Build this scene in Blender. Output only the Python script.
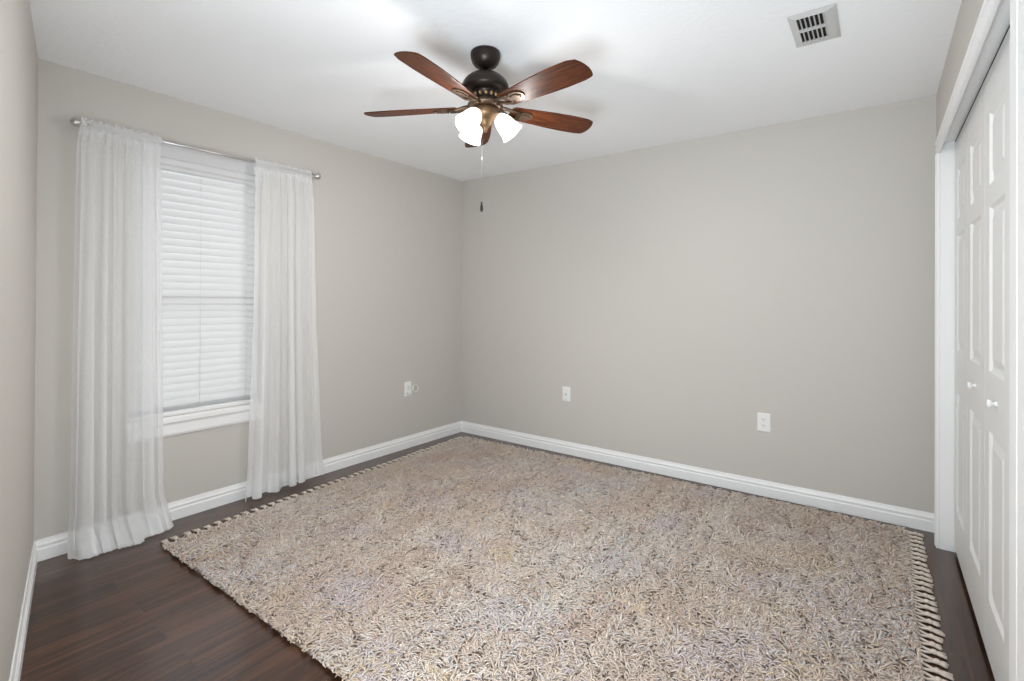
import bpy, math, random
import numpy as np
from mathutils import Vector, Matrix

for o in list(bpy.data.objects):
    bpy.data.objects.remove(o)
C = bpy.context.scene
COL = C.collection
PI = math.pi
random.seed(4)

# ------------------------------------------------------------------ camera
TH, PIT, ROL = 0.6342, 0.0042277, 0.005475
FPX = 500.41
r = Vector((math.cos(TH), math.sin(TH), 0))
f = Vector((-math.sin(TH), math.cos(TH), 0))
u = Vector((0, 0, 1))
f2 = f*math.cos(PIT) + u*math.sin(PIT)
u2 = u*math.cos(PIT) - f*math.sin(PIT)
r3 = r*math.cos(ROL) + u2*math.sin(ROL)
u3 = u2*math.cos(ROL) - r*math.sin(ROL)
cam = bpy.data.cameras.new('camera')
cam_o = bpy.data.objects.new('camera', cam)
COL.objects.link(cam_o)
M = Matrix((r3, u3, -f2)).transposed().to_4x4()
M.translation = Vector((3.29164, -3.65049, 1.27471))
cam_o.matrix_world = M
cam.sensor_width = 36
cam.lens = 36*FPX/1024
cam.shift_y = -(340.5-298.78)/1024
cam.clip_start = 0.02
C.camera = cam_o

# ------------------------------------------------------------------ world, lights, exposure
w = bpy.data.worlds.new('world')
C.world = w
w.use_nodes = True
bg = w.node_tree.nodes['Background']
bg.inputs[0].default_value = (0.93, 0.965, 1.0, 1)
bg.inputs[1].default_value = 1.9

C.view_settings.view_transform = 'Standard'
C.view_settings.look = 'None'
C.view_settings.gamma = 1
C.view_settings.use_curve_mapping = False
C.view_settings.exposure = 0.13
C.cycles.use_denoising = True
C.cycles.max_bounces = 10
C.cycles.diffuse_bounces = 6
C.cycles.transparent_max_bounces = 12
C.cycles.sample_clamp_indirect = 6

H = 2.44
WX, WY = 3.543, 3.065
SL = -0.224            # the entry wall runs off square
LANG = math.atan(SL)


def area_light(name, loc, target, sx, sy, power, col=(1, 1, 1)):
    l = bpy.data.lights.new(name, 'AREA')
    l.shape = 'RECTANGLE'
    l.size, l.size_y = sx, sy
    l.energy = power
    l.color = col
    o = bpy.data.objects.new(name, l)
    COL.objects.link(o)
    o.location = loc
    d = Vector(target) - Vector(loc)
    o.rotation_euler = d.to_track_quat('-Z', 'Y').to_euler()
    return o


# added fill light shining in through the doorway; no hall lamp is seen
area_light('hall_fill', (2.75, -4.55, 1.5), (1.6, -1.2, 1.45), 1.0, 1.7, 15, (0.86, 0.94, 1.0))
# added fill aimed at the ceiling to brighten it, not a real flash
area_light('ceiling_fill', (2.9, -3.86, 0.85), (0.6, -2.2, 2.44), 0.7, 0.7, 66, (0.84, 0.93, 1.0))
FAN_POWER = 5.5
FAN_SPOT = 22.0


# ------------------------------------------------------------------ materials
def mat(name, col=(0.8, 0.8, 0.8), rough=0.5, metal=0.0, spec=0.5):
    m = bpy.data.materials.new(name)
    m.use_nodes = True
    b = m.node_tree.nodes['Principled BSDF']
    b.inputs['Base Color'].default_value = (*col, 1)
    b.inputs['Roughness'].default_value = rough
    b.inputs['Metallic'].default_value = metal
    b.inputs['Specular IOR Level'].default_value = spec
    return m


def N(m, t, **kw):
    n = m.node_tree.nodes.new(t)
    for k, v in kw.items():
        setattr(n, k, v)
    return n


def L(m, a, b):
    m.node_tree.links.new(a, b)


def bsdf(m):
    return m.node_tree.nodes['Principled BSDF']


def coords(m, scale=(1, 1, 1)):
    g = N(m, 'ShaderNodeNewGeometry')
    mp = N(m, 'ShaderNodeMapping')
    mp.inputs['Scale'].default_value = scale
    L(m, g.outputs['Position'], mp.inputs['Vector'])
    return mp.outputs['Vector']


def add_bump(m, scale, strength, dist=0.002, detail=3, vec=None):
    nz = N(m, 'ShaderNodeTexNoise')
    nz.inputs['Scale'].default_value = scale
    nz.inputs['Detail'].default_value = detail
    L(m, vec or coords(m), nz.inputs['Vector'])
    bp = N(m, 'ShaderNodeBump')
    bp.inputs['Strength'].default_value = strength
    bp.inputs['Distance'].default_value = dist
    L(m, nz.outputs['Fac'], bp.inputs['Height'])
    L(m, bp.outputs['Normal'], bsdf(m).inputs['Normal'])
    return nz


def ramp(m, fac, stops):
    rp = N(m, 'ShaderNodeValToRGB')
    el = rp.color_ramp.elements
    while len(el) < len(stops):
        el.new(0.5)
    for e, (p, c) in zip(el, stops):
        e.position = p
        e.color = (*c, 1)
    L(m, fac, rp.inputs['Fac'])
    return rp.outputs['Color']


M_WALL = mat('greige_wall_paint', (0.565, 0.540, 0.503), 0.75, spec=0.25)
add_bump(M_WALL, 90, 0.12, 0.002)
M_CEIL = mat('white_ceiling_texture', (0.92, 0.93, 0.945), 0.9, spec=0.15)
add_bump(M_CEIL, 34, 0.35, 0.004, 4)
M_TRIM = mat('white_trim_paint', (0.87, 0.87, 0.865), 0.35, spec=0.4)
M_DOOR = mat('white_door_paint', (0.78, 0.78, 0.775), 0.42, spec=0.35)
M_PLATE = mat('white_plastic', (0.82, 0.82, 0.80), 0.3)
M_SLOT = mat('dark_slot', (0.03, 0.028, 0.025), 0.6)
M_VINYL = mat('white_vinyl', (0.80, 0.80, 0.80), 0.4)
M_VALANCE = mat('white_faux_wood', (0.66, 0.66, 0.665), 0.45)
M_NICKEL = mat('brushed_nickel', (0.62, 0.61, 0.60), 0.28, 1.0)
M_BRONZE = mat('dark_bronze', (0.028, 0.020, 0.016), 0.38, 0.6)
M_BRASS = mat('aged_bronze_gold', (0.20, 0.125, 0.066), 0.42, 0.75)
M_GOLD = mat('rubbed_gold', (0.42, 0.27, 0.13), 0.4, 0.7)
M_IRON = mat('bronze_blade_iron', (0.13, 0.085, 0.055), 0.4, 0.7)
M_VENT = mat('white_vent_enamel', (0.58, 0.58, 0.575), 0.5)
M_DARK = mat('near_black', (0.012, 0.011, 0.010), 0.9)  # paints the shade behind the vent louvers; also colours the door track
M_HALL = mat('hall_paint', (0.66, 0.64, 0.60), 0.8, spec=0.2)
M_CLOSET = mat('closet_dark_shade', (0.30, 0.29, 0.27), 0.9, spec=0.1)  # shade inside the closet put into a darker wall colour

# fan blade wood
M_BLADE = mat('walnut_blade', (0.12, 0.045, 0.02), 0.45, spec=0.2)
tc = N(M_BLADE, 'ShaderNodeTexCoord')
mp = N(M_BLADE, 'ShaderNodeMapping')
mp.inputs['Scale'].default_value = (3.5, 42, 10)
L(M_BLADE, tc.outputs['Object'], mp.inputs['Vector'])
nz = N(M_BLADE, 'ShaderNodeTexNoise')
nz.inputs['Scale'].default_value = 2.2
nz.inputs['Detail'].default_value = 5
L(M_BLADE, mp.outputs['Vector'], nz.inputs['Vector'])
L(M_BLADE, ramp(M_BLADE, nz.outputs['Fac'], [(0.3, (0.022, 0.006, 0.0025)), (0.5, (0.075, 0.019, 0.0055)), (0.72, (0.135, 0.037, 0.010))]),
  bsdf(M_BLADE).inputs['Base Color'])

# plank floor, boards run along the window wall (y)
M_FLOOR = mat('dark_plank_floor', (0.06, 0.035, 0.025), 0.36, spec=0.2)
gp = coords(M_FLOOR)
sep = N(M_FLOOR, 'ShaderNodeSeparateXYZ')
L(M_FLOOR, gp, sep.inputs[0])
cmb = N(M_FLOOR, 'ShaderNodeCombineXYZ')
L(M_FLOOR, sep.outputs['Y'], cmb.inputs['X'])
L(M_FLOOR, sep.outputs['X'], cmb.inputs['Y'])
br = N(M_FLOOR, 'ShaderNodeTexBrick')
br.offset = 0.37
br.inputs['Scale'].default_value = 1
br.inputs['Brick Width'].default_value = 1.22
br.inputs['Row Height'].default_value = 0.127
br.inputs['Mortar Size'].default_value = 0.0016
br.inputs['Mortar Smooth'].default_value = 0.6
br.inputs['Bias'].default_value = 0
br.inputs['Color1'].default_value = (0.25, 0.25, 0.25, 1)
br.inputs['Color2'].default_value = (0.75, 0.75, 0.75, 1)
br.inputs['Mortar'].default_value = (0, 0, 0, 1)
L(M_FLOOR, cmb.outputs[0], br.inputs['Vector'])
mp2 = N(M_FLOOR, 'ShaderNodeMapping')
mp2.inputs['Scale'].default_value = (34, 2.2, 1)
L(M_FLOOR, gp, mp2.inputs['Vector'])
addv = N(M_FLOOR, 'ShaderNodeVectorMath', operation='ADD')
sc_ = N(M_FLOOR, 'ShaderNodeVectorMath', operation='SCALE')
sc_.inputs['Scale'].default_value = 31
L(M_FLOOR, br.outputs['Color'], sc_.inputs[0])
L(M_FLOOR, mp2.outputs[0], addv.inputs[0])
L(M_FLOOR, sc_.outputs[0], addv.inputs[1])
gr = N(M_FLOOR, 'ShaderNodeTexNoise')
gr.inputs['Scale'].default_value = 1.0
gr.inputs['Detail'].default_value = 6
gr.inputs['Distortion'].default_value = 0.6
L(M_FLOOR, addv.outputs[0], gr.inputs['Vector'])
wood = ramp(M_FLOOR, gr.outputs['Fac'], [(0.30, (0.020, 0.0068, 0.003)), (0.5, (0.050, 0.0185, 0.0075)), (0.70, (0.098, 0.040, 0.019))])
mx = N(M_FLOOR, 'ShaderNodeMix', data_type='RGBA', blend_type='MULTIPLY')
mx.inputs['Factor'].default_value = 0.55
L(M_FLOOR, wood, mx.inputs['A'])
L(M_FLOOR, ramp(M_FLOOR, br.outputs['Color'], [(0.0, (0.25, 0.22, 0.2)), (0.25, (0.75, 0.74, 0.73)), (0.75, (1.25, 1.2, 1.15))]), mx.inputs['B'])
L(M_FLOOR, mx.outputs['Result'], bsdf(M_FLOOR).inputs['Base Color'])
rr = N(M_FLOOR, 'ShaderNodeMapRange')
rr.inputs['To Min'].default_value = 0.24
rr.inputs['To Max'].default_value = 0.40
L(M_FLOOR, gr.outputs['Fac'], rr.inputs['Value'])
L(M_FLOOR, rr.outputs[0], bsdf(M_FLOOR).inputs['Roughness'])
bsdf(M_FLOOR).inputs['Coat Weight'].default_value = 0.62
bsdf(M_FLOOR).inputs['Coat Roughness'].default_value = 0.16
bp = N(M_FLOOR, 'ShaderNodeBump')
bp.inputs['Strength'].default_value = 0.35
bp.inputs['Distance'].default_value = 0.0015
L(M_FLOOR, gr.outputs['Fac'], bp.inputs['Height'])
bp2 = N(M_FLOOR, 'ShaderNodeBump', invert=True)
bp2.inputs['Strength'].default_value = 0.6
bp2.inputs['Distance'].default_value = 0.002
L(M_FLOOR, br.outputs['Fac'], bp2.inputs['Height'])
L(M_FLOOR, bp.outputs[0], bp2.inputs['Normal'])
L(M_FLOOR, bp2.outputs[0], bsdf(M_FLOOR).inputs['Normal'])


def cloth_mat(name, col, transp, transl):
    m = bpy.data.materials.new(name)
    m.use_nodes = True
    nt = m.node_tree
    nt.nodes.clear()
    out = N(m, 'ShaderNodeOutputMaterial')
    d = N(m, 'ShaderNodeBsdfDiffuse')
    d.inputs[0].default_value = (*col, 1)
    t = N(m, 'ShaderNodeBsdfTranslucent')
    t.inputs[0].default_value = (*col, 1)
    a = N(m, 'ShaderNodeMixShader')
    a.inputs[0].default_value = transl
    L(m, d.outputs[0], a.inputs[1])
    L(m, t.outputs[0], a.inputs[2])
    if transp > 0:
        tr = N(m, 'ShaderNodeBsdfTransparent')
        b = N(m, 'ShaderNodeMixShader')
        # weave: fine threads let a little more or less through
        vec = coords(m, (900, 900, 60))
        nz = N(m, 'ShaderNodeTexNoise')
        nz.inputs['Scale'].default_value = 1
        L(m, vec, nz.inputs['Vector'])
        mr = N(m, 'ShaderNodeMapRange')
        mr.inputs['To Min'].default_value = transp-0.10
        mr.inputs['To Max'].default_value = transp+0.10
        L(m, nz.outputs['Fac'], mr.inputs['Value'])
        L(m, mr.outputs[0], b.inputs[0])
        L(m, a.outputs[0], b.inputs[1])
        L(m, tr.outputs[0], b.inputs[2])
        L(m, b.outputs[0], out.inputs[0])
    else:
        L(m, a.outputs[0], out.inputs[0])
    return m


M_SHEER = cloth_mat('sheer_white_voile', (0.97, 0.97, 0.975), 0.42, 0.36)
M_SLAT = cloth_mat('white_blind_slat', (0.80, 0.80, 0.80), 0.0, 0.11)

M_SHADE = mat('frosted_glass_lit', (0.95, 0.94, 0.92), 0.4)
bsdf(M_SHADE).inputs['Emission Color'].default_value = (1.0, 0.955, 0.90, 1)
bsdf(M_SHADE).inputs['Emission Strength'].default_value = 2.0
M_BULB = mat('lit_bulb', (1, 1, 1), 0.4)
bsdf(M_BULB).inputs['Emission Color'].default_value = (1.0, 0.93, 0.84, 1)
bsdf(M_BULB).inputs['Emission Strength'].default_value = 14
M_GLASS = bpy.data.materials.new('window_glass')
M_GLASS.use_nodes = True
M_GLASS.node_tree.nodes.clear()
_o = N(M_GLASS, 'ShaderNodeOutputMaterial')
_t = N(M_GLASS, 'ShaderNodeBsdfTransparent')
_g = N(M_GLASS, 'ShaderNodeBsdfGlossy')
_g.inputs['Roughness'].default_value = 0.02
_x = N(M_GLASS, 'ShaderNodeMixShader')
_x.inputs[0].default_value = 0.06
L(M_GLASS, _t.outputs[0], _x.inputs[1])
L(M_GLASS, _g.outputs[0], _x.inputs[2])
L(M_GLASS, _x.outputs[0], _o.inputs[0])

M_PILE = mat('shag_yarn', (0.5, 0.42, 0.36), 0.95, spec=0.1)
at = N(M_PILE, 'ShaderNodeAttribute', attribute_name='yarn')
L(M_PILE, at.outputs['Color'], bsdf(M_PILE).inputs['Base Color'])
M_BACK = mat('rug_backing', (0.28, 0.225, 0.185), 0.95, spec=0.05)
M_FRINGE = mat('cotton_fringe', (0.68, 0.59, 0.51), 0.95, spec=0.05)
add_bump(M_FRINGE, 900, 0.5, 0.001)


# ------------------------------------------------------------------ mesh builder
class MB:
    def __init__(s):
        s.v, s.f, s.sm = [], [], []

    def add(s, verts, faces, smooth=False, M=None):
        b = len(s.v)
        for p in verts:
            p = Vector(p)
            s.v.append(M @ p if M else p)
        for q in faces:
            s.f.append([b+i for i in q])
            s.sm.append(smooth)

    def box(s, a, b, M=None):
        x0, y0, z0 = a
        x1, y1, z1 = b
        x0, x1 = sorted((x0, x1)); y0, y1 = sorted((y0, y1)); z0, z1 = sorted((z0, z1))
        s.add([(x0, y0, z0), (x1, y0, z0), (x1, y1, z0), (x0, y1, z0), (x0, y0, z1), (x1, y0, z1), (x1, y1, z1), (x0, y1, z1)],
              [(0, 3, 2, 1), (4, 5, 6, 7), (0, 1, 5, 4), (1, 2, 6, 5), (2, 3, 7, 6), (3, 0, 4, 7)], False, M)

    def lathe(s, prof, n=32, M=None, smooth=True, caps=True, lobes=0, amp=0.0):
        vs = []
        for (rad, z) in prof:
            for i in range(n):
                a = 2*PI*i/n
                k = 1+amp*math.cos(lobes*a) if lobes else 1
                vs.append((rad*k*math.cos(a), rad*k*math.sin(a), z))
        fs = []
        for j in range(len(prof)-1):
            for i in range(n):
                a, b = j*n+i, j*n+(i+1) % n
                fs.append((a, b, b+n, a+n))
        s.add(vs, fs, smooth, M)
        if caps:
            m = len(prof)-1
            b0 = len(s.v)-len(vs)
            s.f.append([b0+i for i in range(n)][::-1]); s.sm.append(False)
            s.f.append([b0+m*n+i for i in range(n)]); s.sm.append(False)

    def tube(s, pts, rad, n=10, caps=True, smooth=True, M=None):
        pts = [Vector(p) for p in pts]
        rads = rad if isinstance(rad, (list, tuple)) else [rad]*len(pts)
        vs = []
        up = None
        for i, p in enumerate(pts):
            t = (pts[min(i+1, len(pts)-1)]-pts[max(i-1, 0)]).normalized()
            if up is None:
                a = Vector((0, 0, 1)) if abs(t.z) < 0.9 else Vector((1, 0, 0))
                up = (a-t*a.dot(t)).normalized()
            else:
                up = (up-t*up.dot(t)).normalized()
            sd = t.cross(up)
            for k in range(n):
                q = 2*PI*k/n
                vs.append(p+(up*math.cos(q)+sd*math.sin(q))*rads[i])
        fs = []
        for j in range(len(pts)-1):
            for k in range(n):
                a, b = j*n+k, j*n+(k+1) % n
                fs.append((a, b, b+n, a+n))
        base = len(s.v)
        s.add(vs, fs, smooth, M)
        if caps:
            m = len(pts)-1
            s.f.append([base+i for i in range(n)][::-1]); s.sm.append(False)
            s.f.append([base+m*n+i for i in range(n)]); s.sm.append(False)

    def sphere(s, c, rx, ry=None, rz=None, n=16, M=None):
        ry = ry or rx; rz = rz or rx
        m = n//2
        vs = [(c[0], c[1], c[2]-rz)]
        for j in range(1, m):
            a = -PI/2+PI*j/m
            for i in range(n):
                b = 2*PI*i/n
                vs.append((c[0]+rx*math.cos(a)*math.cos(b), c[1]+ry*math.cos(a)*math.sin(b), c[2]+rz*math.sin(a)))
        vs.append((c[0], c[1], c[2]+rz))
        fs = [(0, 1+(i+1) % n, 1+i) for i in range(n)]
        for j in range(m-2):
            for i in range(n):
                a, b = 1+j*n+i, 1+j*n+(i+1) % n
                fs.append((a, b, b+n, a+n))
        t = len(vs)-1
        o = 1+(m-2)*n
        fs += [(o+i, o+(i+1) % n, t) for i in range(n)]
        s.add(vs, fs, True, M)

    def prism(s, poly, axis_from, axis_to, place):
        """extrude a 2-D outline; place(p2, t) gives a 3-D point"""
        n = len(poly)
        vs = [place(p, axis_from) for p in poly]+[place(p, axis_to) for p in poly]
        fs = [[i for i in range(n)][::-1], [n+i for i in range(n)]]
        fs += [(i, (i+1) % n, n+(i+1) % n, n+i) for i in range(n)]
        s.add(vs, fs)

    def build(s, name, m, parent=None, bevel=0.0, loc=None, segs=2):
        me = bpy.data.meshes.new(name)
        o0 = Vector(loc) if loc is not None else Vector((0, 0, 0))
        if parent is not None and loc is None:
            o0 = wloc(parent)
        me.from_pydata([tuple(p-o0) for p in s.v], [], s.f)
        me.polygons.foreach_set('use_smooth', s.sm)
        me.materials.append(m)
        import bmesh
        bm = bmesh.new(); bm.from_mesh(me)
        bmesh.ops.recalc_face_normals(bm, faces=bm.faces)
        bm.to_mesh(me); bm.free()
        o = bpy.data.objects.new(name, me)
        COL.objects.link(o)
        if parent is not None:
            o.parent = parent
            o.location = o0-wloc(parent)
        else:
            o.location = o0
        if bevel:
            b = o.modifiers.new('bevel', 'BEVEL')
            b.width = bevel; b.segments = segs; b.limit_method = 'ANGLE'; b.angle_limit = math.radians(40)
            b.harden_normals = False
        return o


def wloc(o):
    v = Vector((0, 0, 0))
    while o is not None:
        v += o.location
        o = o.parent
    return v


def tag(o, label=None, cat=None, group=None, kind=None):
    if label: o['label'] = label
    if cat: o['category'] = cat
    if group: o['group'] = group
    if kind: o['kind'] = kind
    return o


def empty(name, loc):
    o = bpy.data.objects.new(name, None)
    COL.objects.link(o)
    o.location = loc
    o.empty_display_size = 0.1
    return o


def struct(mb, name, m, label, cat, bevel=0.0, parent=None, loc=None):
    o = mb.build(name, m, parent, bevel, loc)
    if parent is None:
        tag(o, label, cat, kind='structure')
    return o


def Lw(x):
    """y of the entry wall's room face at x"""
    return -WY+SL*x


ML = Matrix.Translation((0, -WY, 0)) @ Matrix.Rotation(LANG, 4, 'Z')   # local x runs along the entry wall, y=0 its face

# ------------------------------------------------------------------ the room shell
T = 0.12
b = MB(); b.box((-T, -5.2, -0.06), (4.35, T, 0))
struct(b, 'floor', M_FLOOR, 'dark brown plank floor running along the window wall', 'floor')
b = MB(); b.box((-T, -5.2, H), (4.35, T, H+0.08))
# no duct hole is cut; a near-black sheet in the vent paints its shade
struct(b, 'ceiling', M_CEIL, 'white textured ceiling over the bedroom', 'ceiling')

b = MB(); b.box((-T, 0, 0), (WX+T, T, H))
struct(b, 'wall_back', M_WALL, 'plain greige wall behind the rug with two wall plates', 'wall')

OY0, OY1, OZ0, OZ1 = -2.690, -1.965, 0.60, 2.165     # window opening
b = MB()
b.box((-T, -WY-0.02, 0), (0, OY0, H)); b.box((-T, OY1, 0), (0, 0, H))
b.box((-T, OY0, 0), (0, OY1, OZ0)); b.box((-T, OY0, OZ1), (0, OY1, H))
struct(b, 'wall_window', M_WALL, 'greige wall holding the curtained window', 'wall')

DY0, DY1, DZ = -2.066, -0.235, 2.108                   # closet opening
b = MB()
b.box((WX, -4.1, 0), (WX+T, DY0-0.012, H)); b.box((WX, DY1+0.012, 0), (WX+T, 0, H)); b.box((WX, DY0-0.012, DZ+0.012), (WX+T, DY1+0.012, H))
struct(b, 'wall_closet', M_WALL, 'narrow strip of greige wall around the white closet doors', 'wall')

LEN = 3.55/math.cos(LANG)
A0, A1 = 2.62, 3.53                                    # entry doorway along the wall
b = MB()
b.box((0, -T, 0), (A0, 0, H), ML); b.box((A1, -T, 0), (LEN+0.06, 0, H), ML); b.box((A0, -T, 2.06), (A1, 0, H), ML)
struct(b, 'wall_entry', M_WALL, 'greige wall at the left edge of the view with the entry doorway', 'wall')

b = MB()
b.box((WX+0.62, DY0-0.1, 0), (WX+0.66, DY1+0.1, H)); b.box((WX+T, DY0-0.1, 0), (WX+0.62, DY0-0.06, H)); b.box((WX+T, DY1+0.06, 0), (WX+0.62, DY1+0.1, H))
struct(b, 'wall_closet_interior', M_CLOSET, 'walls coloured dark for the shade inside the closet behind the folding doors', 'wall')
b = MB()
b.box((1.5, -5.16, 0), (4.3, -5.1, H)); b.box((1.5, -5.1, 0), (1.56, Lw(1.56)-T*1.05, H)); b.box((4.24, -5.1, 0), (4.3, -3.9, H)); b.box((WX+T, -4.02, 0), (4.3, -3.96, H))
struct(b, 'wall_hall', M_HALL, 'pale walls of the hall outside the entry doorway', 'wall')

# baseboards: stepped profile (out from wall, up)
BBP = [(0, 0), (0.015, 0), (0.015, 0.056), (0.0115, 0.060), (0.0105, 0.066), (0.0130, 0.071), (0.0130, 0.078), (0.0090, 0.083), (0.0065, 0.092), (0.0050, 0.1016), (0, 0.1016)]


def baseboard(name, label, segs):
    b = MB()
    for p0, p1, nrm in segs:
        p0, p1, nrm = Vector(p0), Vector(p1), Vector(nrm)
        b.prism(BBP, 0, 1, lambda q, t: tuple(Vector((*(p0.lerp(p1, t)+nrm*q[0]), q[1]))))
    return struct(b, name, M_TRIM, label, 'baseboard')


baseboard('baseboard_window', 'white baseboard under the curtained window', [((0, -WY), (0, 0), (1, 0))])
baseboard('baseboard_back', 'white baseboard along the back wall behind the rug', [((0.0, 0), (WX, 0), (0, -1))])
ln = Vector((-math.sin(LANG), math.cos(LANG)))
ld = Vector((math.cos(LANG), math.sin(LANG)))
e0 = Vector((0, -WY))
baseboard('baseboard_entry', 'white baseboard at the foot of the left wall', [(e0, e0+ld*(A0-0.07), ln)])

# closet opening: casing, jamb and track
CASP = [(0, 0), (0.072, 0), (0.072, 0.008), (0.060, 0.013), (0.048, 0.013), (0.042, 0.016), (0.006, 0.016), (0, 0.010)]
CW = 0.066
b = MB()
x0 = WX
FW = 0.046                                 # the far leg of the casing is narrow, close to the corner
CZ = 2.060                                 # the head casing hangs below the jamb to hide the track
zt = CZ+CW
# head and far leg of the casing (flat face with an inner bead)
b.box((x0-0.015, DY0-0.09, CZ), (x0, DY1+FW, zt))
b.box((x0-0.018, DY0-0.09, CZ+CW-0.018), (x0, DY1+FW, zt+0.002))
b.box((x0-0.015, DY1, 0), (x0, DY1+FW, CZ))
b.box((x0-0.018, DY1+FW-0.018, 0), (x0, DY1+FW+0.002, CZ))
b.box((x0-0.015, DY0-0.09, 0), (x0, DY0, CZ))
b.box((x0-0.0175, DY0-0.09, 0), (x0, DY0-0.045, CZ))
struct(b, 'trim_1', M_TRIM, 'white casing around the closet opening', 'door casing', bevel=0.003)
b = MB()
b.box((x0, DY0-0.012, DZ-0.0), (x0+T, DY1+0.012, DZ+0.012))
b.box((x0, DY1, 0), (x0+T, DY1+0.012, DZ)); b.box((x0, DY0-0.012, 0), (x0+T, DY0, DZ))
struct(b, 'trim_2', M_TRIM, 'white jamb lining inside the closet opening', 'door jamb')

b = MB()
b.box((x0-0.0165, DY0-0.34, 0), (x0, DY0-0.0905, H-0.30))
struct(b, 'trim_5', M_TRIM, 'flat white board on the wall at the near side of the closet', 'trim board', bevel=0.002)

# entry doorway casing, behind the camera
b = MB()
b.box((A0-0.07, 0, 0), (A0, 0.015, 2.06), ML); b.box((A1, 0, 0), (A1+0.07, 0.015, 2.06), ML); b.box((A0-0.07, 0, 2.06), (A1+0.07, 0.015, 2.13), ML)
struct(b, 'trim_3', M_TRIM, 'white casing around the entry doorway', 'door casing')

# ------------------------------------------------------------------ closet doors (four folding leaves)
LW = (DY1-DY0)/4
DX = 3.600
DTOP, DBOT = DZ-0.013, 0.030


def panel_leaf(y0, y1):
    """leaf slab with three raised panels on its room side (-x)"""
    b = MB()
    th = 0.032
    st = 0.090
    rows = [(DBOT+0.205, 0.83), (1.035, 1.615), (1.69, 1.945)]
    a0, a1 = y0+st, y1-st
    zs = [DBOT] + [z for r_ in rows for z in r_] + [DTOP]
    # frame pieces
    b.box((DX, y0, DBOT), (DX+th, a0, DTOP)); b.box((DX, a1, DBOT), (DX+th, y1, DTOP))
    for i in range(0, len(zs), 2):
        b.box((DX, a0, zs[i]), (DX+th, a1, zs[i+1]))
    for z0, z1 in rows:
        # moulding slopes in, then the raised field comes forward again
        def ring(off, dx):
            return [(DX+dx, a0+off, z0+off), (DX+dx, a1-off, z0+off), (DX+dx, a1-off, z1-off), (DX+dx, a0+off, z1-off)]
        rs = [ring(0, 0), ring(0.010, 0.009), ring(0.022, 0.010), ring(0.050, 0.002)]
        vs = [p for q in rs for p in q]
        fs = []
        for k in range(3):
            for i in range(4):
                j = (i+1) % 4
                fs.append((k*4+i, k*4+j, k*4+4+j, k*4+4+i))
        fs.append((12, 13, 14, 15))
        b.add(vs, fs)
        b.box((DX+0.012, a0-0.002, z0-0.002), (DX+th-0.002, a1+0.002, z1+0.002))
    return b


def knob(parent, y, z):
    b = MB()
    Mk = Matrix.Translation((DX, y, z)) @ Matrix.Rotation(-PI/2, 4, 'Y')
    b.lathe([(0.009, 0), (0.009, 0.003), (0.0055, 0.005), (0.0055, 0.010), (0.011, 0.014), (0.014, 0.019), (0.012, 0.023), (0.005, 0.025)], 20, Mk)
    return b.build('knob', M_TRIM, parent)


for i in range(4):
    y1 = DY1-i*LW-(0.004 if i == 0 else 0.003)
    y0 = DY1-(i+1)*LW+(0.004 if i == 3 else 0.003)
    lab = ['white panelled closet door leaf in the corner by the back wall', 'white panelled closet door leaf with knob, second from the back wall',
           'white panelled closet door leaf with knob, third from the back wall', 'white panelled closet door leaf hidden past the near casing'][i]
    d = panel_leaf(y0, y1).build('door_%d' % (i+1), M_DOOR, None, 0.0, (DX, (y0+y1)/2, DBOT))
    tag(d, lab, 'closet door', kind='structure')
    if i in (1, 2):
        knob(d, (y0+y1)/2-0.01, 0.945)
b = MB(); b.box((DX+0.001, DY0+0.002, DZ-0.006), (DX+0.03, DY1-0.002, DZ))
struct(b, 'trim_4', M_DARK, 'dark sliding track under the closet door head', 'door track')

# ------------------------------------------------------------------ window
win = tag(empty('window_1', (-0.09, (OY0+OY1)/2, OZ0)), 'white sash window behind the closed blind', 'window', kind='structure')
b = MB()
fw = 0.035
X0, X1 = -T, -0.072
b.box((X0, OY0, OZ0), (X1, OY0+fw, OZ1)); b.box((X0, OY1-fw, OZ0), (X1, OY1, OZ1))
b.box((X0, OY0+fw, OZ0), (X1, OY1-fw, OZ0+fw)); b.box((X0, OY0+fw, OZ1-fw), (X1, OY1-fw, OZ1))
b.build('window_frame', M_VINYL, win, 0.002)
zm = 1.295
for nm, za, zb, xa in (('sash', OZ0+fw, zm+0.030, -0.083), ('sash', zm-0.030, OZ1-fw, -0.105)):
    b = MB()
    ya, yb = OY0+fw, OY1-fw
    b.box((xa, ya, za), (xa+0.019, ya+0.035, zb)); b.box((xa, yb-0.035, za), (xa+0.019, yb, zb))
    b.box((xa, ya+0.035, za), (xa+0.019, yb-0.035, za+0.060)); b.box((xa, ya+0.035, zb-0.060), (xa+0.019, yb-0.035, zb))
    s_ = b.build(nm, M_VINYL, win, 0.0015)
    g = MB(); g.box((xa+0.008, ya+0.033, za+0.058), (xa+0.012, yb-0.033, zb-0.058))
    g.build('pane', M_GLASS, s_)
b = MB()
b.box((-0.072, OY0-0.02, OZ0-0.036), (0.032, OY1+0.02, OZ0-0.004))
b.build('stool', M_TRIM, win, 0.006, segs=3)
b = MB()
b.prism([(0, OZ0-0.112), (0.010, OZ0-0.112), (0.016, OZ0-0.098), (0.016, OZ0-0.05), (0.019, OZ0-0.036), (0, OZ0-0.036)], OY0-0.005, OY1+0.005, lambda q, t: (q[0], t, q[1]))
b.build('apron', M_TRIM, win)

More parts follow.
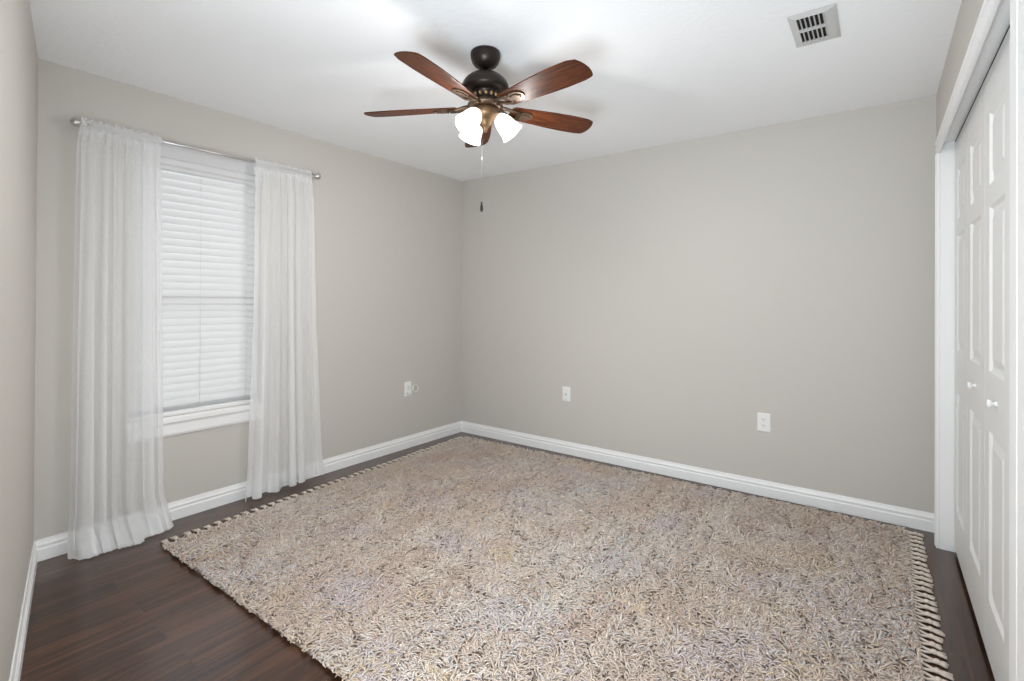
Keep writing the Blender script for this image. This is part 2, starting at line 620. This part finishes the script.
# ------------------------------------------------------------------ blind
bl = tag(empty('window_blind', (-0.035, (OY0+OY1)/2, OZ0)), 'closed white slatted blind filling the window between the curtains', 'window blind')
b = MB()
ya, yb = OY0+0.004, OY1-0.004
VP = [(-0.062, 2.163), (0.004, 2.163), (0.004, 2.156), (-0.026, 2.092), (-0.006, 2.084), (-0.003, 2.076), (-0.003, 2.050), (-0.014, 2.040), (-0.018, 2.022), (-0.024, 2.022), (-0.030, 2.150), (-0.062, 2.150)]
b.prism(VP, ya, yb, lambda q, t: (q[0], t, q[1]))
b.build('valance', M_VALANCE, bl)
b = MB()
sy0, sy1 = OY0+0.010, OY1-0.010
pitch = 0.0425
z = 2.035
tilt = math.radians(64)
while z > 0.655:
    # slightly crowned slat cross-section
    pts = []
    for k in range(5):
        s_ = -0.025+0.0125*k
        crown = 0.003*(1-(s_/0.025)**2)
        px = s_*math.cos(tilt)-crown*math.sin(tilt)*-1
        pz = s_*math.sin(tilt)*-1+crown*math.cos(tilt)
        pts.append((-0.036+px, z+pz))
    low = [(a_-0.0022*math.sin(tilt), c_-0.0022*math.cos(tilt)) for a_, c_ in pts]
    b.prism(pts+low[::-1], sy0, sy1, lambda q, t: (q[0], t, q[1]))
    z -= pitch
b.build('slats', M_SLAT, bl)
b = MB(); b.box((-0.058, sy0, 0.599), (-0.012, sy1, 0.622))
b.build('bottom_rail', M_VINYL, bl, 0.004)
for yy in (OY0+0.09, (OY0+OY1)/2, OY1-0.09):
    b = MB()
    b.tube([(-0.0215, yy, 2.06), (-0.0215, yy, 0.625)], 0.0011, 6)
    b.tube([(-0.050, yy, 2.06), (-0.050, yy, 0.625)], 0.0011, 6)
    b.build('ladder_cord', M_VINYL, bl)

# ------------------------------------------------------------------ curtain rod
RX, RZ = 0.085, 2.147
rod = tag(empty('curtain_rod', (RX, -2.28, RZ)), 'brushed nickel curtain rod above the window with ball finials', 'curtain rod')
b = MB(); b.tube([(RX, -2.900, RZ), (RX, -1.66, RZ+0.004)], 0.0085, 16)
b.build('rod', M_NICKEL, rod)
for yy, sgn in ((-2.900, -1), (-1.66, 1)):
    b = MB()
    Mf = Matrix.Translation((RX, yy, RZ)) @ Matrix.Rotation(-sgn*PI/2, 4, 'X')
    b.lathe([(0.0085, -0.004), (0.012, 0), (0.012, 0.006), (0.0075, 0.010), (0.0075, 0.016), (0.013, 0.020), (0.0195, 0.030), (0.0215, 0.041), (0.0185, 0.053), (0.010, 0.061), (0.002, 0.063)], 24, Mf)
    b.build('finial', M_NICKEL, rod)
for yy in (-2.890, -1.675):
    b = MB()
    b.tube([(0.002, yy, RZ-0.03), (0.030, yy, RZ-0.028), (0.070, yy, RZ-0.014), (RX, yy, RZ-0.011)], 0.0045, 8)
    b.box((0, yy-0.011, RZ-0.065), (0.004, yy+0.011, RZ+0.012))
    b.lathe([(0.011, -0.006), (0.013, -0.006), (0.013, 0.006), (0.011, 0.006)], 20, Matrix.Translation((RX, yy, RZ)) @ Matrix.Rotation(PI/2, 4, 'X'), caps=False)
    b.build('bracket', M_NICKEL, rod)


# ------------------------------------------------------------------ sheer curtains
def lerp(a, c, t):
    return a+(c-a)*t


def interp(tab, t):
    for (a, va), (c, vc) in zip(tab, tab[1:]):
        if t <= c:
            return lerp(va, vc, (t-a)/(c-a))
    return tab[-1][1]


def curtain(name, label, left, right, folds, seed, pool):
    rnd = random.Random(seed)
    NU, NV = 220, 120
    ph = [rnd.uniform(0, 2*PI) for _ in range(8)]
    vs, fs = [], []
    ztop = 2.177
    for j in range(NV+1):
        v = j/NV
        # more rows near the top and the bottom
        vv = 0.5-0.5*math.cos(PI*v)
        vv = lerp(v, vv, 0.6)
        for i in range(NU+1):
            t = i/NU
            yl, yr = interp(left, vv), interp(right, vv)
            amp = interp([(0, 0.006), (0.02, 0.003), (0.035, 0.008), (0.2, 0.011), (0.6, 0.017), (1, 0.022)], vv)
            wob = 0.25*math.sin(2*PI*t*1.3+ph[0])+0.18*vv*math.sin(2*PI*t*2.1+ph[1])
            s1 = math.sin(2*PI*folds*(t+0.05*math.sin(2*PI*t*1.7+ph[2]))+wob*2+ph[3])
            s2 = math.sin(2*PI*folds*1.9*t+ph[4]+1.5*vv)
            s3 = math.sin(2*PI*folds*4.3*t+ph[5])
            top = max(0, 1-vv/0.12)
            x = RX+amp*(s1*(1-0.55*top)+0.35*s2+0.6*top*s3)
            th_ = 2*PI*folds*(t+0.05*math.sin(2*PI*t*1.7+ph[2]))+wob*2+ph[3]
            bw = (0.0045+0.0065*vv)*(1+0.7*math.sin(2*PI*1.6*t+ph[6]))*min(1, vv/0.05)
            y = lerp(yl, yr, t)-bw*math.sin(2*th_)*(1-abs(2*t-1)**8)
            z = lerp(ztop+0.004*math.sin(2*PI*folds*1.7*t+ph[6])+0.003*s3, 0.006, vv)
            # around the rod pocket the cloth wraps in front of the rod
            if abs(z-RZ) < 0.02:
                x = max(x, RX+0.0115) if s1 > -2 else x
            if pool:
                k = max(0.0, (vv-0.945)/0.055)
                env = math.sin(PI*min(1, max(0, 0.08+t*0.92)))**0.8
                out = (0.018+0.095*env)*k**1.5
                x = lerp(x, RX, 0.75*k)+out+0.014*k*math.sin(2*PI*t*2.6+ph[7])
                z = max(0.006+0.005*abs(s2)*k, z-0.01*k)
                z += 0.010*k*(1-k)*4*env
            else:
                k = max(0.0, (vv-0.90)/0.10)
                x += 0.016*k*(1+0.4*s1)
                z += lerp(0.012, 0.040, t)*vv-0.006*k*s1
            x = max(x, 0.024)
            vs.append((x, y, z))
    n = NU+1
    for j in range(NV):
        for i in range(NU):
            a = j*n+i
            fs.append((a, a+1, a+n+1, a+n))
    b = MB(); b.add(vs, fs, True)
    o = b.build(name, M_SHEER, None, 0, (RX, (left[-1][1]+right[-1][1])/2, 0.0))
    # bottom hem: a doubled band of cloth just behind the main sheet
    hv, hf = [], []
    j0 = NV-7
    for j in range(j0, NV+1):
        for i in range(NU+1):
            p = vs[j*n+i]
            hv.append((p[0]-0.0035, p[1], p[2]+0.0015))
    for j in range(NV-j0):
        for i in range(NU):
            a = j*n+i
            hf.append((a, a+1, a+n+1, a+n))
    hb = MB(); hb.add(hv, hf, True)
    hb.build('hem', M_SHEER, o)
    pv, pf = [], []
    rows = [j for j in range(NV+1) if vs[j*n+5][2] > 2.085]
    for j in rows:
        for i in range(NU+1):
            p = vs[j*n+i]
            d = 0.024 if abs(p[2]-RZ) < 0.017 else 0.010
            pv.append((p[0]-d, p[1], p[2]))
    for j in range(len(rows)-1):
        for i in range(NU):
            a = j*n+i
            pf.append((a, a+1, a+n+1, a+n))
    pb = MB(); pb.add(pv, pf, True)
    pb.build('rod_pocket', M_SHEER, o)
    return tag(o, label, 'curtain', 'sheer curtain panels on the window wall')


curtain('curtain', 'sheer white curtain pooling on the floor at the left of the window',
        [(0, -2.918), (0.06, -2.935), (0.5, -2.942), (0.9, -2.945), (1, -2.962)],
        [(0, -2.575), (0.1, -2.572), (0.5, -2.560), (0.9, -2.545), (1, -2.505)], 6.0, 3, True)
curtain('curtain', 'sheer white curtain hanging straight at the right of the window',
        [(0, -2.060), (0.1, -2.060), (0.5, -2.068), (0.9, -2.095), (1, -2.118)],
        [(0, -1.670), (0.1, -1.652), (0.5, -1.632), (0.9, -1.590), (1, -1.585)], 5.0, 11, False)

# ------------------------------------------------------------------ ceiling fan
FX, FY = 1.800, -1.843
fan = tag(empty('ceiling_fan', (FX, FY, H)), 'five bladed walnut ceiling fan with three lit glass shades', 'ceiling fan')
MF = Matrix.Translation((FX, FY, 0))
b = MB()
b.lathe([(0.064, 2.44), (0.069, 2.436), (0.0705, 2.425), (0.069, 2.408), (0.062, 2.389), (0.050, 2.374), (0.036, 2.365), (0.024, 2.362), (0.014, 2.361)], 40, MF)
b.build('canopy', M_BRONZE, fan)
b = MB(); b.lathe([(0.011, 2.366), (0.011, 2.330)], 20, MF)
b.lathe([(0.014, 2.344), (0.018, 2.340), (0.020, 2.334)], 24, MF)
b.build('downrod', M_BRONZE, fan)
b = MB()
b.lathe([(0.020, 2.337), (0.045, 2.334), (0.075, 2.323), (0.096, 2.305), (0.108, 2.284), (0.111, 2.268), (0.108, 2.258), (0.092, 2.251), (0.068, 2.248)], 48, MF)
hous = b.build('motor_housing', M_BRONZE, fan)
b = MB()
b.lathe([(0.066, 2.249), (0.069, 2.246), (0.063, 2.240), (0.061, 2.215), (0.066, 2.209), (0.066, 2.203), (0.05, 2.201)], 48, MF)
b.build('filigree_band', M_BRONZE, hous)
b = MB()
for k in range(15):                      # cast scrolls standing off the band
    a = 2*PI*k/15
    c, s_ = math.cos(a), math.sin(a)
    b.sphere((FX+0.062*c, FY+0.062*s_, 2.228), 0.0075, 0.0075, 0.011, 10)
b.build('filigree', M_GOLD, hous)
b = MB()
b.lathe([(0.05, 2.204), (0.075, 2.200), (0.082, 2.192), (0.082, 2.183), (0.070, 2.176), (0.050, 2.172)], 48, MF)
b.build('flywheel', M_IRON, fan)
b = MB()
b.lathe([(0.048, 2.176), (0.062, 2.168), (0.066, 2.150), (0.060, 2.132), (0.045, 2.120), (0.034, 2.112), (0.030, 2.098), (0.020, 2.088), (0.011, 2.076), (0.009, 2.064), (0.003, 2.060)], 40, MF)
b.build('light_fitter', M_BRASS, fan)

# blade: outline along +x from r0 to r1
R0, R1, ZB = 0.130, 0.590, 2.178
out = []
for (xx, hw) in [(R0, 0.040), (R0+0.012, 0.048), (0.23, 0.056), (0.34, 0.065), (0.44, 0.070), (0.535, 0.068), (0.566, 0.063)]:
    out.append((xx, hw))
tip = [(0.579, 0.056), (0.588, 0.036), (0.592, 0.012), (0.590, -0.014), (0.583, -0.038), (0.573, -0.056)]
ol = out + tip + [(xx, -hw) for xx, hw in out[::-1]][1:]
bb = MB()
bb.prism(ol, -0.003, 0.003, lambda q, t: (q[0], q[1], t))
blade_me = None
iron_me = None
ib = MB()
# blade iron: forked bracket under the blade, with an oval plate
ip = []
for k in range(20):
    a = 2*PI*k/20
    ip.append((0.205+0.045*math.cos(a), 0.033*math.sin(a)))
ib.prism(ip, -0.0085, -0.003, lambda q, t: (q[0], q[1], t))
ip2 = []
for k in range(20):
    a = 2*PI*k/20
    ip2.append((0.205+0.026*math.cos(a), 0.018*math.sin(a)))
ib.prism(ip2, -0.0125, -0.0085, lambda q, t: (q[0], q[1], t))
for sg in (-1, 1):
    ib.tube([(0.070, sg*0.010, 0.008), (0.100, sg*0.016, 0.004), (0.135, sg*0.024, -0.006), (0.175, sg*0.024, -0.007)], [0.009, 0.0085, 0.0075, 0.006], 10)
for px_, py_ in ((0.185, 0.016), (0.185, -0.016), (0.232, 0)):
    ib.sphere((px_, py_, -0.010), 0.0045, n=10)
for i in range(5):
    ang = math.radians(26.4+72*i)+TH
    if i == 0:
        bl_o = bb.build('blade', M_BLADE, None, 0.0015)
        ir_o = ib.build('blade_iron', M_IRON, None)
        blade_me, iron_me = bl_o.data, ir_o.data
    else:
        bl_o = bl_o0.copy(); ir_o = ir_o0.copy()
        COL.objects.link(bl_o); COL.objects.link(ir_o)
    if i == 0:
        bl_o0, ir_o0 = bl_o, ir_o
    bl_o.parent = fan
    bl_o.location = (0, 0, ZB-H)
    bl_o.rotation_euler = (Matrix.Rotation(ang, 3, 'Z') @ Matrix.Rotation(math.radians(-12), 3, 'X')).to_euler()
    ir_o.parent = bl_o
    ir_o.location = (0, 0, 0)
    ir_o['label'] = 'bronze bracket holding the blade'

for k, deg in enumerate((4, 128, 234)):
    a = math.radians(deg)+TH
    d = Vector((math.cos(a), math.sin(a), 0))
    c0 = Vector((FX, FY, 0))
    tiltv = (d*0.72+Vector((0, 0, -1))*0.82).normalized()
    neck = c0+d*0.052+Vector((0, 0, 2.150))
    b = MB()
    b.tube([c0+d*0.030+Vector((0, 0, 2.160)), c0+d*0.045+Vector((0, 0, 2.158)), neck, neck+tiltv*0.022], [0.011, 0.011, 0.014, 0.020], 16)
    arm = b.build('lamp_holder', M_BRASS, fan)
    Ms = Matrix.Translation(neck+tiltv*0.012) @ tiltv.to_track_quat('Z', 'Y').to_matrix().to_4x4()
    b = MB()
    prof = [(0.020, 0.0), (0.028, 0.009), (0.037, 0.025), (0.043, 0.046), (0.046, 0.070), (0.050, 0.091), (0.057, 0.107)]
    inn = [(a_-0.0025, z_) for a_, z_ in prof][::-1]
    b.lathe(prof+inn, 36, Ms, caps=False, lobes=9, amp=0.012)
    b.build('lamp_shade', M_SHADE, fan)
    b = MB()
    b.lathe([(0.010, 0.005), (0.013, 0.020), (0.022, 0.045), (0.026, 0.065), (0.022, 0.083), (0.012, 0.093), (0.002, 0.096)], 20, Ms)
    b.build('bulb', M_BULB, arm)
    l = bpy.data.lights.new('fan_lamp', 'POINT')
    l.energy = FAN_POWER
    l.color = (1.0, 0.98, 0.96)
    l.shadow_soft_size = 0.035
    lo = bpy.data.objects.new('fan_lamp', l)
    COL.objects.link(lo)
    lo.location = neck+tiltv*0.135
    l = bpy.data.lights.new('fan_lamp_beam', 'SPOT')          # most of the light leaves by the mouth of the shade
    l.energy = FAN_SPOT
    l.color = (1.0, 0.98, 0.96)
    l.shadow_soft_size = 0.04
    l.spot_size = math.radians(150)
    l.spot_blend = 0.9
    lo = bpy.data.objects.new('fan_lamp_beam', l)
    COL.objects.link(lo)
    lo.location = neck+tiltv*0.125
    bd = (d*0.75+Vector((0, 0, -1))*0.75).normalized()
    lo.rotation_euler = bd.to_track_quat('-Z', 'Y').to_euler()

b = MB()
cx_, cy_ = FX-0.014*r.x, FY-0.014*r.y
b.tube([(cx_, cy_, 2.085), (cx_, cy_, 1.735)], 0.00045, 6)
pc = b.build('pull_chain', M_NICKEL, fan)
b = MB()
b.lathe([(0.002, 1.738), (0.0045, 1.734), (0.0035, 1.728), (0.0065, 1.716), (0.0075, 1.704), (0.005, 1.694), (0.0015, 1.690)], 14, Matrix.Translation((cx_, cy_, 0)))
b.build('pendant', M_BRONZE, pc)

# ------------------------------------------------------------------ ceiling vent
VX0, VX1, VY0, VY1 = 2.983, 3.153, -1.347, -1.043
vent = tag(empty('ceiling_vent', ((VX0+VX1)/2, (VY0+VY1)/2, H)), 'small white louvred air vent on the ceiling near the closet', 'air vent')
ix0, ix1, iy0, iy1 = 3.012, 3.110, -1.322, -1.090
b = MB()
o4 = [(VX0, VY0), (VX1, VY0), (VX1, VY1), (VX0, VY1)]
m4 = [(VX0+0.012, VY0+0.012), (VX1-0.012, VY0+0.012), (VX1-0.012, VY1-0.012), (VX0+0.012, VY1-0.012)]
i4 = [(ix0, iy0), (ix1, iy0), (ix1, iy1), (ix0, iy1)]
vs = [(x, y, H-0.001) for x, y in o4]+[(x, y, H-0.007) for x, y in m4]+[(x, y, H-0.012) for x, y in i4]+[(x, y, H-0.002) for x, y in i4]
fs = []
for k in range(3):
    for i in range(4):
        j = (i+1) % 4
        fs.append((k*4+i, k*4+j, k*4+4+j, k*4+4+i))
b.add(vs, fs)
ym = (iy0+iy1)/2
b.box((ix0, ym-0.006, H-0.013), (ix1, ym+0.006, H-0.003))
b.build('vent_frame', M_VENT, vent)
b = MB(); b.box((ix0+0.0005, iy0+0.0005, H-0.003), (ix1-0.0005, iy1-0.0005, H-0.0008))
b.build('duct_shade_sheet', M_DARK, vent)  # thin near-black sheet painted in for the unlit duct
nv = 6
for row in ((iy0, ym-0.006), (ym+0.006, iy1)):
    for k in range(nv):
        cx = ix0+(k+0.5)*(ix1-ix0)/nv+0.004
        b = MB()
        q = 0.0036
        b.prism([(cx-q, H-0.0045), (cx-q+0.002, H-0.0035), (cx+q, H-0.0115), (cx+q-0.002, H-0.0125)], row[0], row[1], lambda p, t: (p[0], t, p[1]))
        b.build('louver', M_VENT, vent)


# ------------------------------------------------------------------ wall plates
def rounded(w_, h_, r_, n=5):
    pts = []
    for cx, cy, a0 in ((w_/2-r_, h_/2-r_, 0), (-w_/2+r_, h_/2-r_, PI/2), (-w_/2+r_, -h_/2+r_, PI), (w_/2-r_, -h_/2+r_, 1.5*PI)):
        for k in range(n):
            a = a0+PI/2*k/(n-1)
            pts.append((cx+r_*math.cos(a), cy+r_*math.sin(a)))
    return pts


def plate(name, label, Mw, kind, w_=0.074, h_=0.120):
    """plate in local x (across), y (up), z (out of wall)"""
    loc = Mw.translation
    root = tag(empty(name, loc), label, 'wall plate' if kind == 'blank' else 'electrical outlet')
    b = MB()
    o1 = rounded(w_, h_, 0.005); o2 = rounded(w_-0.008, h_-0.008, 0.004)
    n = len(o1)
    vs = [Mw @ Vector((x, y, 0.0)) for x, y in o1]+[Mw @ Vector((x, y, 0.003)) for x, y in o1]+[Mw @ Vector((x, y, 0.0065)) for x, y in o2]
    fs = [(k*n+i, k*n+(i+1) % n, k*n+n+(i+1) % n, k*n+n+i) for k in range(2) for i in range(n)]
    fs.append([2*n+i for i in range(n)])
    b.add(vs, fs)
    b.build('cover_plate', M_PLATE, root)
    if kind == 'blank':
        b = MB()
        b.lathe([(0.008, 0.006), (0.008, 0.010), (0.005, 0.010), (0.005, 0.017), (0.001, 0.017)], 16, Mw)
        b.build('cable_jack', M_NICKEL, root)
    else:
        for sy in (-0.0195, 0.0195):
            b = MB()
            pl = rounded(0.034, 0.029, 0.012)
            b.prism(pl, 0.0, 0.009, lambda q, t: Mw @ Vector((q[0], q[1]+sy, t)))
            rc = b.build('receptacle', M_PLATE, root)
            b = MB()
            for sx, hh in ((-0.0065, 0.009), (0.0065, 0.007)):
                b.box((sx-0.0013, sy+0.003-hh/2, 0.0085), (sx+0.0013, sy+0.003+hh/2, 0.0094), Mw)
            b.lathe([(0.0025, 0.0085), (0.0025, 0.0094)], 10, Mw @ Matrix.Translation((0, sy-0.008, 0)))
            b.build('slot', M_SLOT, rc)
    for sy in ((-0.042, 0.042) if kind == 'blank' else (0.0,)):
        b = MB()
        b.lathe([(0.003, 0.006), (0.003, 0.0078), (0.001, 0.0082)], 10, Mw @ Matrix.Translation((0, sy, 0)))
        b.build('screw', M_NICKEL, root)
    return root


MB_back = Matrix.Rotation(PI/2, 4, 'X')                     # out of the back wall: local z -> -y
MB_win = Matrix.Rotation(PI/2, 4, 'Z') @ Matrix.Rotation(PI/2, 4, 'X')   # local z -> +x
plate('cable_wall_plate', 'narrow plain white plate on the back wall, nearer the room corner', Matrix.Translation((1.178, 0, 0.498)) @ MB_back, 'blank')
plate('wall_outlet', 'white duplex outlet on the back wall towards the closet', Matrix.Translation((2.676, 0, 0.482)) @ MB_back, 'duplex', 0.080, 0.122)
plate('wall_outlet', 'white outlet plate on the window wall right of the curtains', Matrix.Translation((0, -0.690, 0.506)) @ MB_win, 'duplex', 0.076, 0.130)
# plugged-in charger with a short cord loop
ad = tag(empty('plug_adapter', (0.0095, -0.690, 0.487)), 'small white plug with a looped cord in the window wall outlet', 'plug')
b = MB(); b.box((0.0095, -0.708, 0.468), (0.040, -0.672, 0.505)); b.build('plug_body', M_PLATE, ad, 0.005, segs=3)
b = MB()
pts = [(0.040, -0.690, 0.487)]
for k in range(24):
    a = PI*1.1-2*PI*k/20
    pts.append((0.052+0.002*k/4, -0.655+0.030*math.cos(a), 0.515+0.030*math.sin(a)))
b.tube(pts, 0.0032, 8)
b.build('cord', M_PLATE, ad)

# ------------------------------------------------------------------ shag rug
RUG = [Vector((0.345, -2.64)), Vector((3.41, -2.62)), Vector((3.400, -0.090)), Vector((0.215, -0.165))]   # FL, FR, BR, BL
rug = tag(empty('rug', (1.85, -1.4, 0)), 'large shaggy beige area rug with fringed ends covering most of the floor', 'rug')


def bil(s_, t):
    return (RUG[0]*(1-s_)+RUG[1]*s_)*(1-t)+(RUG[3]*(1-s_)+RUG[2]*s_)*t


b = MB()
RC = sum(RUG, Vector((0, 0)))/4
b.add([(*(p+(RC-p).normalized()*0.009), z) for z in (0.001, 0.009) for p in RUG], [(0, 3, 2, 1), (4, 5, 6, 7), (0, 1, 5, 4), (1, 2, 6, 5), (2, 3, 7, 6), (3, 0, 4, 7)])
b.build('backing', M_BACK, rug)

NS = 98000
rng = np.random.default_rng(7)
S = rng.random(NS); Tt = rng.random(NS)
q = [np.array(p) for p in RUG]
base = ((q[0][None]*(1-S)[:, None]+q[1][None]*S[:, None])*(1-Tt)[:, None]+(q[3][None]*(1-S)[:, None]+q[2][None]*S[:, None])*Tt[:, None])
fld = np.zeros(NS)
for _ in range(6):
    kx, ky = rng.normal(0, 24, 2)
    fld += np.sin(base[:, 0]*kx+base[:, 1]*ky+rng.random()*6.28)
az = fld*1.0+rng.normal(0, 1.0, NS)
ln_ = rng.uniform(0.028, 0.046, NS)
rad = rng.uniform(0.0029, 0.0044, NS)
el0 = rng.uniform(0.40, 1.00, NS)
el1 = rng.uniform(-0.75, 0.15, NS)
turn = rng.uniform(-0.9, 0.9, NS)
RINGS, SIDES = 4, 3
P = np.zeros((NS, RINGS, 3))
P[:, 0, :2] = base
P[:, 0, 2] = 0.009
for k in range(1, RINGS):
    t = (k-0.5)/(RINGS-1)
    el = el0*(1-t)+el1*t
    a = az+turn*t
    step = (ln_/(RINGS-1))[:, None]*np.stack([np.cos(el)*np.cos(a), np.cos(el)*np.sin(a), np.sin(el)], 1)
    P[:, k] = P[:, k-1]+step
P[:, :, 2] = np.maximum(P[:, :, 2], 0.006)
for a_, c_ in ((0, 1), (1, 2), (2, 3), (3, 0)):          # the pile is shorn at the edges
    e_ = (q[c_]-q[a_])/np.linalg.norm(q[c_]-q[a_])
    n_ = np.array([-e_[1], e_[0]])
    dist = (P[:, :, :2]-q[a_])@n_
    over = np.minimum(dist+rng.uniform(0.0, 0.010, NS)[:, None], 0)
    P[:, :, :2] -= over[:, :, None]*n_
rk = np.array([0.8, 1.0, 0.95, 0.35])
tan = np.gradient(P, axis=1)
tan /= np.linalg.norm(tan, axis=2, keepdims=True)+1e-9
side = np.cross(tan, np.array([0, 0, 1.0]))
side /= np.linalg.norm(side, axis=2, keepdims=True)+1e-9
upv = np.cross(side, tan)
V = np.zeros((NS, RINGS, SIDES, 3))
for k in range(SIDES):
    an = 2*PI*k/SIDES+0.4
    V[:, :, k] = P+(side*math.cos(an)*1.15+upv*math.sin(an)*0.8)*(rad[:, None]*rk[None])[:, :, None]
V = V.reshape(-1, 3)
per = RINGS*SIDES
quad = []
for j in range(RINGS-1):
    for k in range(SIDES):
        a, c = j*SIDES+k, j*SIDES+(k+1) % SIDES
        quad.append((a, c, c+SIDES, a+SIDES))
quad = np.array(quad)
F = (quad[None]+(np.arange(NS)*per)[:, None, None]).reshape(-1)
me = bpy.data.meshes.new('pile')
rl = np.array(wloc(rug))
me.vertices.add(len(V)); me.vertices.foreach_set('co', (V-rl).astype(np.float32).ravel())
nf = len(F)//4
me.loops.add(len(F)); me.loops.foreach_set('vertex_index', F.astype(np.int32))
me.polygons.add(nf)
me.polygons.foreach_set('loop_start', np.arange(0, nf*4, 4, dtype=np.int32))
me.polygons.foreach_set('use_smooth', np.ones(nf, dtype=bool))
me.update(calc_edges=True)
# yarn colours: beige, cream, pinkish, lilac grey and a few straw strands, in soft drifts
pal = np.array([(0.65, 0.545, 0.465), (0.71, 0.635, 0.57), (0.61, 0.49, 0.42), (0.63, 0.55, 0.54), (0.62, 0.595, 0.575), (0.67, 0.555, 0.41), (0.55, 0.44, 0.38)])
wts = np.array([0.27, 0.24, 0.16, 0.13, 0.09, 0.05, 0.06])
g = np.zeros((NS, 7))
for k in range(7):
    for _ in range(5):
        kx, ky = rng.normal(0, 9, 2)
        g[:, k] += np.sin(base[:, 0]*kx+base[:, 1]*ky+rng.random()*6.28)*0.42
sc = np.log(wts)[None]+g*1.35+rng.gumbel(size=(NS, 7))*0.7
idx = sc.argmax(1)
colr = pal[idx]*1.03*rng.uniform(0.94, 1.05, (NS, 1))
ca = np.ones((NS, per, 4), dtype=np.float32)
ca[:, :, :3] = colr[:, None, :]
attr = me.color_attributes.new('yarn', 'FLOAT_COLOR', 'POINT')
attr.data.foreach_set('color', ca.ravel())
me.materials.append(M_PILE)
pile = bpy.data.objects.new('pile', me)
COL.objects.link(pile)
pile.parent = rug
pile['kind'] = 'stuff'

# fringe: each tassel is two cords gathered in a knot with a loose end
NT = 46
for a_, c_, sg in ((1, 2, 1), (3, 0, -1)):        # woven band closing each end, the cords hang from it
    b = MB()
    e0_, e1_ = RUG[a_], RUG[c_]
    dd = Vector((0.007*sg, 0)); di = Vector((-0.004*sg, 0))
    v4 = [e0_+di, e0_+dd, e1_+dd, e1_+di]
    b.add([(*p_, z_) for z_ in (0.001, 0.013) for p_ in v4], [(0, 3, 2, 1), (4, 5, 6, 7), (0, 1, 5, 4), (1, 2, 6, 5), (2, 3, 7, 6), (3, 0, 4, 7)])
    b.build('end_band', M_FRINGE, rug, 0.003)
for endk, s_ in (('right', 1.0), ('left', 0.0)):
    for k in range(NT):
        t = (k+0.5)/NT
        p = bil(s_, t)
        d = Vector((1, 0, 0)) if s_ > 0.5 else Vector((-1, 0, 0))
        rnd = random.Random(k+1000*int(s_))
        skew = rnd.uniform(-0.007, 0.007)
        ln2 = rnd.uniform(0.066, 0.082)
        b = MB()
        P3 = lambda a_, y_, z_: Vector((p.x+d.x*(a_+0.006), p.y+y_, z_))
        kx = 0.042+rnd.uniform(-0.003, 0.003)
        for sg in (-1, 1):
            b.tube([P3(-0.006, sg*0.017, 0.010), P3(0.012, sg*0.014, 0.0065), P3(kx*0.7, sg*0.006+skew*0.4, 0.0065), P3(kx, sg*0.003+skew*0.6, 0.007)], [0.0052, 0.0050, 0.0052, 0.0058], 7)
        b.sphere(tuple(P3(kx, skew*0.6, 0.0085)), 0.0120, 0.0125, 0.0085, 10)
        for m_ in range(4):
            oy = (m_-1.5)*0.006
            b.tube([P3(kx, skew*0.6+oy*0.3, 0.0075), P3(kx+0.016, skew*0.8+oy*0.9, 0.0062), P3(ln2+rnd.uniform(-.004, .004), skew+oy*1.45, 0.0052)], [0.0056, 0.0058, 0.0042], 6)
        b.build('tassel', M_FRINGE, rug)
